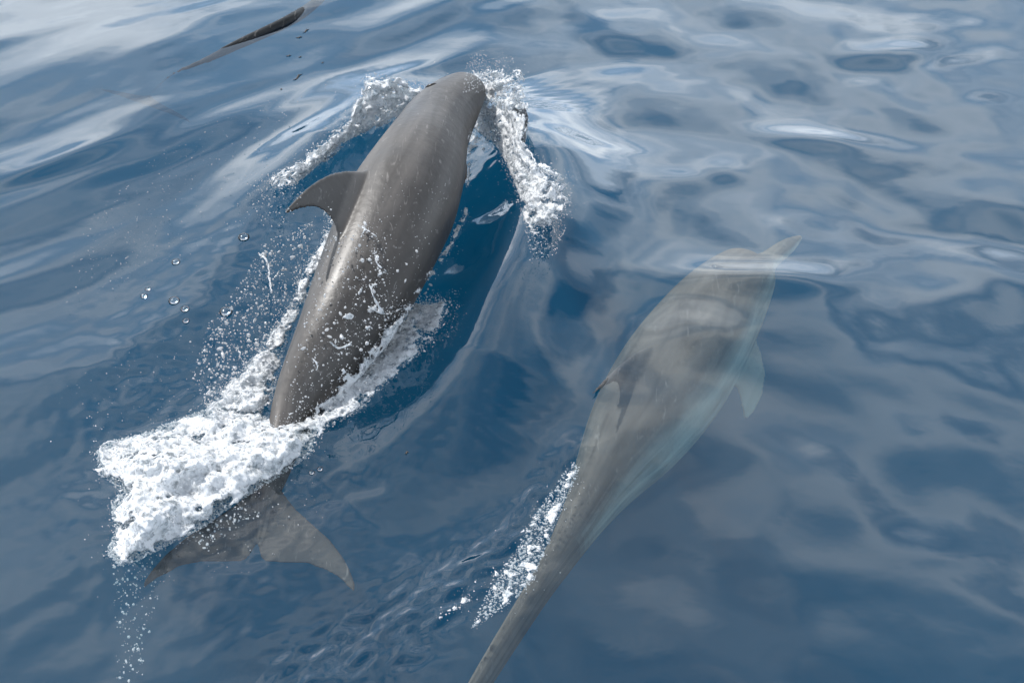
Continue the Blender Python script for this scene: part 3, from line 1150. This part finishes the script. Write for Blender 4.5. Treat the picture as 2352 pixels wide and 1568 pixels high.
chunks = [froth(CREST_L, 4200, 0.003, 0.008, 0.16, 12.0, -0.3, 12, seed=1.0),
          curtain([(1050, 200), (960, 248), (880, 288), (800, 322), (720, 388), (645, 452)], [(1066, 184), (965, 196), (885, 184), (836, 200), (800, 275), (718, 348), (620, 408)], [0.12, 0.2, 0.26, 0.24, 0.16, 0.10, 0.06], 13000, seed=1.5), rope([(838, 215), (850, 187), (872, 181), (900, 192)], 0.006, 0.004),
          rope([(690, 378), (705, 365), (738, 346), (765, 330), (783, 336), (770, 356), (742, 372)], 0.004, 0.004)]
stuff('splash_foam', 'white foamy crest thrown up left of the leaping dolphin head', 'foam', chunks, 0.005, M_FOAM, 3, crumbs=1.2)
chunks = [froth(CREST_R, 4800, 0.003, 0.008, 0.18, 12.0, -0.25, 12, seed=2.0),
          curtain([(1082, 215), (1086, 290), (1126, 322), (1165, 380), (1190, 440), (1202, 490), (1214, 556)], [(1092, 168), (1150, 170), (1188, 170), (1206, 245), (1206, 340), (1288, 415), (1282, 490), (1252, 548)], [0.14, 0.24, 0.28, 0.24, 0.16, 0.14, 0.10, 0.05], 16000, seed=2.5),
          froth([(1072, 300), (1100, 300), (1130, 325), (1110, 350), (1085, 345), (1082, 420), (1075, 500), (1040, 570), (1000, 630), (960, 680), (945, 675), (990, 615), (1030, 550), (1060, 490), (1070, 400)], 2400, 0.002, 0.006, 0.03, 18.0, -0.05, 6, body=True, seed=21.0),
          froth(PLUME, 420, 0.0025, 0.006, 0.12, 16.0, -0.05, 20, seed=6.0),
          rope([(1186, 168), (1191, 182), (1186, 200), (1196, 225), (1206, 250), (1212, 268), (1211, 300), (1204, 335), (1195, 358)], 0.006, 0.005),
          rope([(1195, 358), (1184, 345), (1180, 325), (1188, 308), (1204, 300), (1211, 285)], 0.004, 0.004)]
stuff('splash_foam', 'tall ragged white splash on the right of the leaping dolphin head', 'foam', chunks, 0.005, M_FOAM, 3, crumbs=1.2)
chunks = [froth(grown(TAIL, 1.10), 5000, 0.002, 0.0045, 0.015, 20.0, 0.22, 10, seed=13.0),
          froth(TAIL, 13000, 0.0035, 0.012, 0.12, 9.0, -0.66, 32, seed=3.0),
          rope([(240, 1045), (230, 1030), (245, 1016), (275, 1018), (292, 1035)], 0.006, 0.005), rope([(232, 1075), (262, 1080), (285, 1065)], 0.005, 0.004)]
stuff('tail_foam', 'broad patch of churned white foam over the leaping dolphin tail', 'foam', chunks, 0.0055, M_FOAM)
chunks = [froth(grown(BAND_R, 1.12), 2600, 0.002, 0.0045, 0.03, 20.0, 0.25, 8, seed=15.0, body=True),
          froth(BAND_R, 8000, 0.003, 0.010, 0.07, 10.0, -0.42, 18, seed=4.0, body=True),
          froth([(790, 860), (850, 790), (880, 760), (900, 800), (830, 900), (740, 960), (650, 965), (640, 940), (720, 920)], 1500, 0.0025, 0.007, 0.02, 18.0, 0.10, 14, seed=14.0, body=True),
          froth([(800, 650), (860, 560), (905, 600), (890, 700), (860, 770), (800, 870), (735, 910), (755, 780)], 2600, 0.0018, 0.0045, 0.03, 17.0, 0.34, 14, seed=24.0, body=True),
          rope([(846, 703), (884, 721), (926, 707)], 0.006, 0.004), rope([(850, 655), (862, 690), (878, 715)], 0.005, 0.007),
          rope([(860, 570), (870, 609), (888, 623)], 0.003, 0.005), rope([(758, 785), (775, 798), (810, 785)], 0.006, 0.005),
          rope([(821, 517), (842, 528), (868, 545)], 0.004, 0.003), rope([(839, 508), (836, 528), (830, 545)], 0.004, 0.003), rope([(719, 825), (729, 837), (726, 850)], 0.006, 0.004)]
stuff('splash_foam', 'white foam streaming along the right flank of the leaping dolphin tail stock', 'foam', chunks, 0.0048, M_FOAM)
chunks = [froth(grown(BAND_L, 1.16), 4600, 0.002, 0.005, 0.08, 18.0, 0.12, 8, seed=16.0),
          froth(BAND_L, 6500, 0.003, 0.010, 0.05, 10.0, -0.30, 18, seed=5.0),
          rope([(596, 584), (612, 598), (619, 637), (624, 672)], 0.007, 0.007, 0.12), rope([(719, 507), (698, 528), (673, 554)], 0.005, 0.004, 0.10),
          rope([(547, 795), (554, 823), (568, 848)], 0.004, 0.005, 0.06)]
stuff('splash_foam', 'lacy white foam along the left edge of the leaping dolphin below its fin', 'foam', chunks, 0.0048, M_FOAM)
chunks = [froth(WAKE_F, 4200, 0.002, 0.005, 0.010, 26.0, 0.26, 10, seed=8.0),
          froth([(1255, 1140), (1270, 1150), (1180, 1290), (1100, 1370), (1000, 1440), (900, 1510), (890, 1500), (1040, 1380), (1150, 1270)], 1600, 0.0018, 0.004, 0.006, 30.0, 0.42, 8, seed=18.0),
          froth([(1316, 1070), (1330, 1070), (1312, 1120), (1285, 1180), (1262, 1240), (1238, 1262), (1250, 1210), (1280, 1140)], 900, 0.003, 0.007, 0.02, 20.0, 0.0, 8, seed=9.0)]
stuff('wake_foam', 'thin line of broken foam trailing left of the underwater dolphin', 'foam', chunks, 0.0048, M_FOAM)


# fine spray: too many to count
def spray(poly, n, rmin, rmax, off0, off1, pw=3.0, free=False):
    x, y, _ = sample_poly(poly, n)
    p = at_h(x, y, rng.uniform(off0, off1, n)) if free else on_what(x, y, rng.uniform(off0, off1, n))
    r = rmin + (rmax - rmin) * rng.uniform(0, 1, n) ** pw
    return p, r


chunks = [spray(grown(CREST_L, 1.14), 1000, 0.0012, 0.0035, 0.02, 0.2, free=True), spray(grown(CREST_R, 1.22), 1500, 0.0012, 0.0035, 0.02, 0.25, free=True),
          spray(grown(PLUME, 1.7), 420, 0.001, 0.003, 0.05, 0.2), spray(grown(TAIL, 1.1), 600, 0.0012, 0.0038, 0.01, 0.1),
          spray(grown(BAND_R, 1.08), 500, 0.001, 0.004, 0.01, 0.1), spray(grown(BAND_L, 1.05), 500, 0.001, 0.004, 0.01, 0.12),
          spray([(600, 560), (720, 500), (690, 690), (620, 780), (560, 860), (470, 940), (440, 860), (480, 740), (560, 640)], 1300, 0.0012, 0.0056, 0.02, 0.3, 3.2),
          spray([(770, 540), (880, 500), (900, 640), (960, 700), (880, 860), (740, 960), (650, 940), (690, 760)], 760, 0.001, 0.0046, 0.005, 0.15, 3.4),
          spray([(880, 400), (1040, 420), (960, 640), (850, 620), (800, 520)], 120, 0.001, 0.0022, 0.005, 0.1),
          spray([(440, 280), (760, 180), (820, 260), (640, 400), (560, 520), (330, 640), (150, 700), (180, 520)], 520, 0.0010, 0.0028, 0.005, 0.06, 3.0),
          spray([(560, 420), (660, 380), (700, 440), (660, 520), (600, 520)], 220, 0.001, 0.004, 0.01, 0.1),
          spray([(200, 800), (480, 760), (460, 940), (250, 1000), (120, 950)], 90, 0.001, 0.0028, 0.005, 0.05),
          spray([(960, 680), (1060, 660), (1050, 760), (990, 800)], 200, 0.0008, 0.0024, 0.01, 0.12),
          spray([(1200, 360), (1330, 400), (1320, 520), (1230, 560)], 160, 0.0008, 0.003, 0.01, 0.12),
          spray([(240, 1290), (700, 1080), (800, 1200), (560, 1320), (330, 1340)], 60, 0.001, 0.003, 0.003, 0.02)]
P = np.concatenate([c[0] for c in chunks])
R = np.concatenate([c[1] for c in chunks])
v, f = spheres(P, R, 1, 0.2, 5)
tag(link('spray', mesh_from('spray', v, f), M_DROP), 'fine white spray scattered in the air round the leaping dolphin', 'spray', kind='stuff')

# bubbles sinking behind the flukes
chunks = []
for poly, n, z0, z1 in (([(258, 1275), (350, 1290), (365, 1370), (330, 1500), (275, 1490), (262, 1400)], 200, -0.34, -0.08),
                        ([(262, 1500), (330, 1480), (330, 1560), (270, 1568)], 40, -0.18, -0.05), ([(440, 1235), (560, 1150), (600, 1180), (470, 1262)], 120, -0.06, -0.01)):
    x, y, _ = sample_poly(poly, n)
    p = at(x, y, rng.uniform(z0, z1, n))
    chunks.append((p, 0.0012 + 0.0042 * rng.uniform(0, 1, n) ** 3))
P = np.concatenate([c[0] for c in chunks])
R = np.concatenate([c[1] for c in chunks])
v, f = spheres(P, R, 1, 0.3, 6)
tag(link('bubble_cloud', mesh_from('bubble_cloud', v, f), M_MILK), 'pale cyan bubbles under water trailing from the left tail fluke', 'bubbles', kind='stuff')

# milky bubbles just under the foam
chunks = []
for poly, n in ((grown(TAIL, 1.04), 20000), (grown(BAND_R, 1.04), 1600), (grown(BAND_L, 1.03), 1400), (WAKE_F, 1500)):
    x, y, d = sample_poly(poly, n)
    p = at_h(x, y, -0.003 - 0.06 * rng.uniform(0, 1, n) ** 2)
    chunks.append((p, 0.0010 + 0.0040 * rng.uniform(0, 1, n) ** 2.5))
P = np.concatenate([c[0] for c in chunks])
R = np.concatenate([c[1] for c in chunks])
v, f = spheres(P, R, 0, 0.3, 9)
tag(link('bubble_cloud', mesh_from('bubble_cloud', v, f), M_MILK), 'milky haze of bubbles under the white foam round the leaping dolphin', 'bubbles', kind='stuff')

# larger drops, one by one
DROP_ME = []
for k in range(5):
    v, f = ICO[3]
    w = v * (1 + 0.30 * fbm(v[:, 0] * 1.3 + k * 7, v[:, 1] * 1.3, v[:, 2] * 1.3, 2))[:, None]
    w = w * np.array([1.0 - 0.05 * k, 1.0 + 0.22 * k, 1.0 - 0.06 * k])
    m = mesh_from('water_drop', w, f)
    m.materials.append(M_DROP)
    DROP_ME.append(m)


def drops(pts, label, group, off0, off1):
    for k, (px, py, dia) in enumerate(pts):
        p = on_what(np.array([px]), np.array([py]), np.array([random.uniform(off0, off1)]))[0]
        o = link('water_drop', DROP_ME[random.randrange(5)])
        o.location = p
        dist = np.linalg.norm(p - np.array([0, 0, CAMZ]))
        r = 0.5 * dia * dist * 36 / LENS / 2352
        r *= random.uniform(0.5, 0.85)
        o.scale = (r, r, r)
        o.rotation_euler = (random.uniform(0, 6), random.uniform(0, 6), random.uniform(0, 6))
        tag(o, label, 'water drop', group)


BODY_DROPS = [(849, 596, 12), (866, 597, 10), (832, 598, 12), (872, 622, 9), (989, 654, 11), (983, 664, 8), (977, 673, 9), (806, 548, 8), (957, 577, 9), (934, 607, 8),
              (913, 622, 9), (931, 645, 8), (941, 700, 10), (785, 774, 13), (757, 773, 13), (751, 757, 10), (768, 742, 8), (782, 720, 9), (793, 706, 8), (697, 800, 13),
              (843, 788, 14), (862, 797, 11), (829, 803, 12), (816, 823, 10), (837, 692, 8), (858, 669, 10), (734, 640, 7), (746, 677, 7), (826, 564, 10), (838, 512, 12)]
drops(BODY_DROPS, 'white water drop hanging in front of the leaping dolphin dark back', 'drops over the dolphin back', 0.02, 0.10)
LEFT_DROPS = [(700, 545, 9), (690, 565, 12), (650, 620, 9), (641, 578, 10), (672, 590, 9), (606, 586, 15), (617, 608, 16), (621, 583, 10), (655, 655, 8), (563, 665, 8), (545, 718, 9),
              (560, 730, 9), (571, 770, 12), (520, 742, 8), (507, 757, 9), (585, 735, 10), (590, 790, 13), (571, 782, 11), (505, 800, 11), (512, 815, 12), (500, 838, 8), (495, 860, 7),
              (540, 845, 11), (548, 855, 9), (535, 870, 10), (553, 880, 13), (437, 785, 9), (470, 805, 8), (480, 900, 9), (500, 915, 8), (610, 742, 9), (597, 752, 8), (612, 718, 7), (640, 690, 8)]
drops(LEFT_DROPS, 'white water drop in the air over blue water left of the leaping dolphin', 'drops left of the dolphin', 0.05, 0.25)

# floating bubbles
bub = []
for px, py, dia, lab in ((400, 691, 26, 'large round bubble, top one of the row of three on blue water'), (425, 710, 20, 'round bubble in the middle of the row of three'),
                         (427, 737, 16, 'small round bubble, lowest of the row of three'), (404, 602, 20, 'lone round bubble above the row of three, left of the dorsal fin'),
                         (340, 664, 13, 'tiny bubble, upper of the pair farthest left'), (331, 680, 16, 'small bubble, lower of the pair farthest left'),
                         (519, 716, 30, 'biggest clear bubble among the drops left of the dolphin'), (560, 545, 26, 'clear bubble below the left foam crest near the fin tip'),
                         (735, 1077, 14, 'small bubble, right one of the pair below the foam right end'), (716, 1085, 14, 'small bubble, left one of the pair below the foam right end')):
    v, f = ICO[3]
    p = at_h(px, py)
    r = 0.5 * dia * np.linalg.norm(p - np.array([0, 0, CAMZ])) * 36 / LENS / 2352
    o = link('bubble', mesh_from('bubble', v * np.array([1, 1, 0.62]), f), M_BUBBLE)
    o.location = p + np.array([0, 0, r * 0.05])
    o.scale = (r, r, r)
    tag(o, lab, 'bubble', 'floating bubbles')


# thin sheets of water
def film(px, up, label, seed):
    px = np.asarray(px, float)
    P = at_h(px[:, 0], px[:, 1], np.asarray(up, float))
    c = P.mean(0)
    bm = bmesh.new()
    outer = [bm.verts.new(p) for p in P]
    bm.faces.new(outer)
    bmesh.ops.triangulate(bm, faces=bm.faces[:])
    bmesh.ops.subdivide_edges(bm, edges=bm.edges[:], cuts=3, use_grid_fill=True)
    for v in bm.verts:
        d = np.linalg.norm(np.array(v.co) - c)
        v.co += Vector((0, -1, 0.6)) * float(0.012 * noise3(v.co.x * 30, v.co.y * 30, seed) + 0.02 * max(0, 1 - d / 0.12))
    bmesh.ops.recalc_face_normals(bm, faces=bm.faces[:])
    bmesh.ops.solidify(bm, geom=bm.faces[:] + bm.edges[:] + bm.verts[:], thickness=0.004)
    me = bpy.data.meshes.new('water_sheet')
    bm.to_mesh(me)
    bm.free()
    me.polygons.foreach_set('use_smooth', np.ones(len(me.polygons), bool))
    tag(link('water_sheet', me, M_CLEAR), label, 'water sheet', 'sheets of splashed water')


film([(1160, 262), (1190, 225), (1206, 250), (1212, 268), (1209, 300), (1188, 308), (1178, 326), (1165, 300)], [0.05, .12, .12, .1, .08, .06, .05, .03], 'clear curved water sheet at the right rim of the tall splash', 1.0)
film([(1188, 308), (1204, 300), (1211, 290), (1204, 335), (1195, 358), (1184, 345), (1180, 325)], [0.06, .08, .08, .06, .04, .03, .04], 'small clear water sheet hanging below the larger one on the right splash', 2.0)
film([(738, 348), (748, 336), (765, 330), (783, 336), (770, 356), (748, 366)], [0.03, .06, .08, .08, .04, .02], 'clear flap of water on the left foam crest beyond the dorsal fin', 3.0)
film([(818, 285), (826, 250), (838, 215), (850, 187), (860, 205), (850, 250), (836, 290)], [0.02, .06, .1, .14, .12, .08, .03], 'upright clear sheet of water at the left end of the foam crest', 4.0)

# dark floating bits
for px, py, ln, ang, lab in ((703, 72, 16, 0.9, 'bent dark weed sliver floating nearest the dark awash back'), (687, 87, 14, 0.05, 'short flat dark sliver floating just below the bent one'),
                             (663, 129, 11, 0.1, 'tiny dark sliver, left of a pair floating on pale water'), (689, 132, 7, 0.2, 'tiny dark speck, right of a pair floating on pale water'),
                             (741, 145, 6, 0.3, 'lone dark dot floating above the left foam crest'), (684, 178, 24, 0.95, 'longest dark weed sliver floating above the left foam crest'),
                             (646, 206, 6, 0.2, 'dark speck floating left of the long weed sliver'), (747, 296, 9, 0.2, 'dark fleck floating just left of the foam crest'),
                             (934, 1040, 9, 0.6, 'dark fleck floating between the two dolphins')):
    p = at_h(px, py)
    d = np.linalg.norm(p - np.array([0, 0, CAMZ]))
    l = ln * d * 36 / LENS / 2352 * (1 + 0.6 * math.sin(ang))
    rings = []
    for t in np.linspace(-1, 1, 9):
        c = np.array([t * l * 0.5, 0.10 * l * math.sin(t * 2.5), 0.002 + 0.002 * math.sin(t * 5)])
        rr = max(0.0035 * (1 - abs(t) ** 2.5), 0.0006) * (0.8 + ln / 40)
        a = np.linspace(0, 2 * math.pi, 8, endpoint=False)
        rings.append(c + np.stack([0 * a, np.cos(a) * rr * 1.3, np.sin(a) * rr * 0.7], -1))
    v, f = loft(rings)
    o = link('weed_sliver', mesh_from('weed_sliver', v, f), M_BITS)
    o.location = p
    o.rotation_euler = (0, 0, ang)
    tag(o, lab, 'weed', 'dark bits floating on the water')
print('TRIS', sum(len(o.data.loops) - 2 * len(o.data.polygons) for o in scene.objects if o.type == 'MESH'))
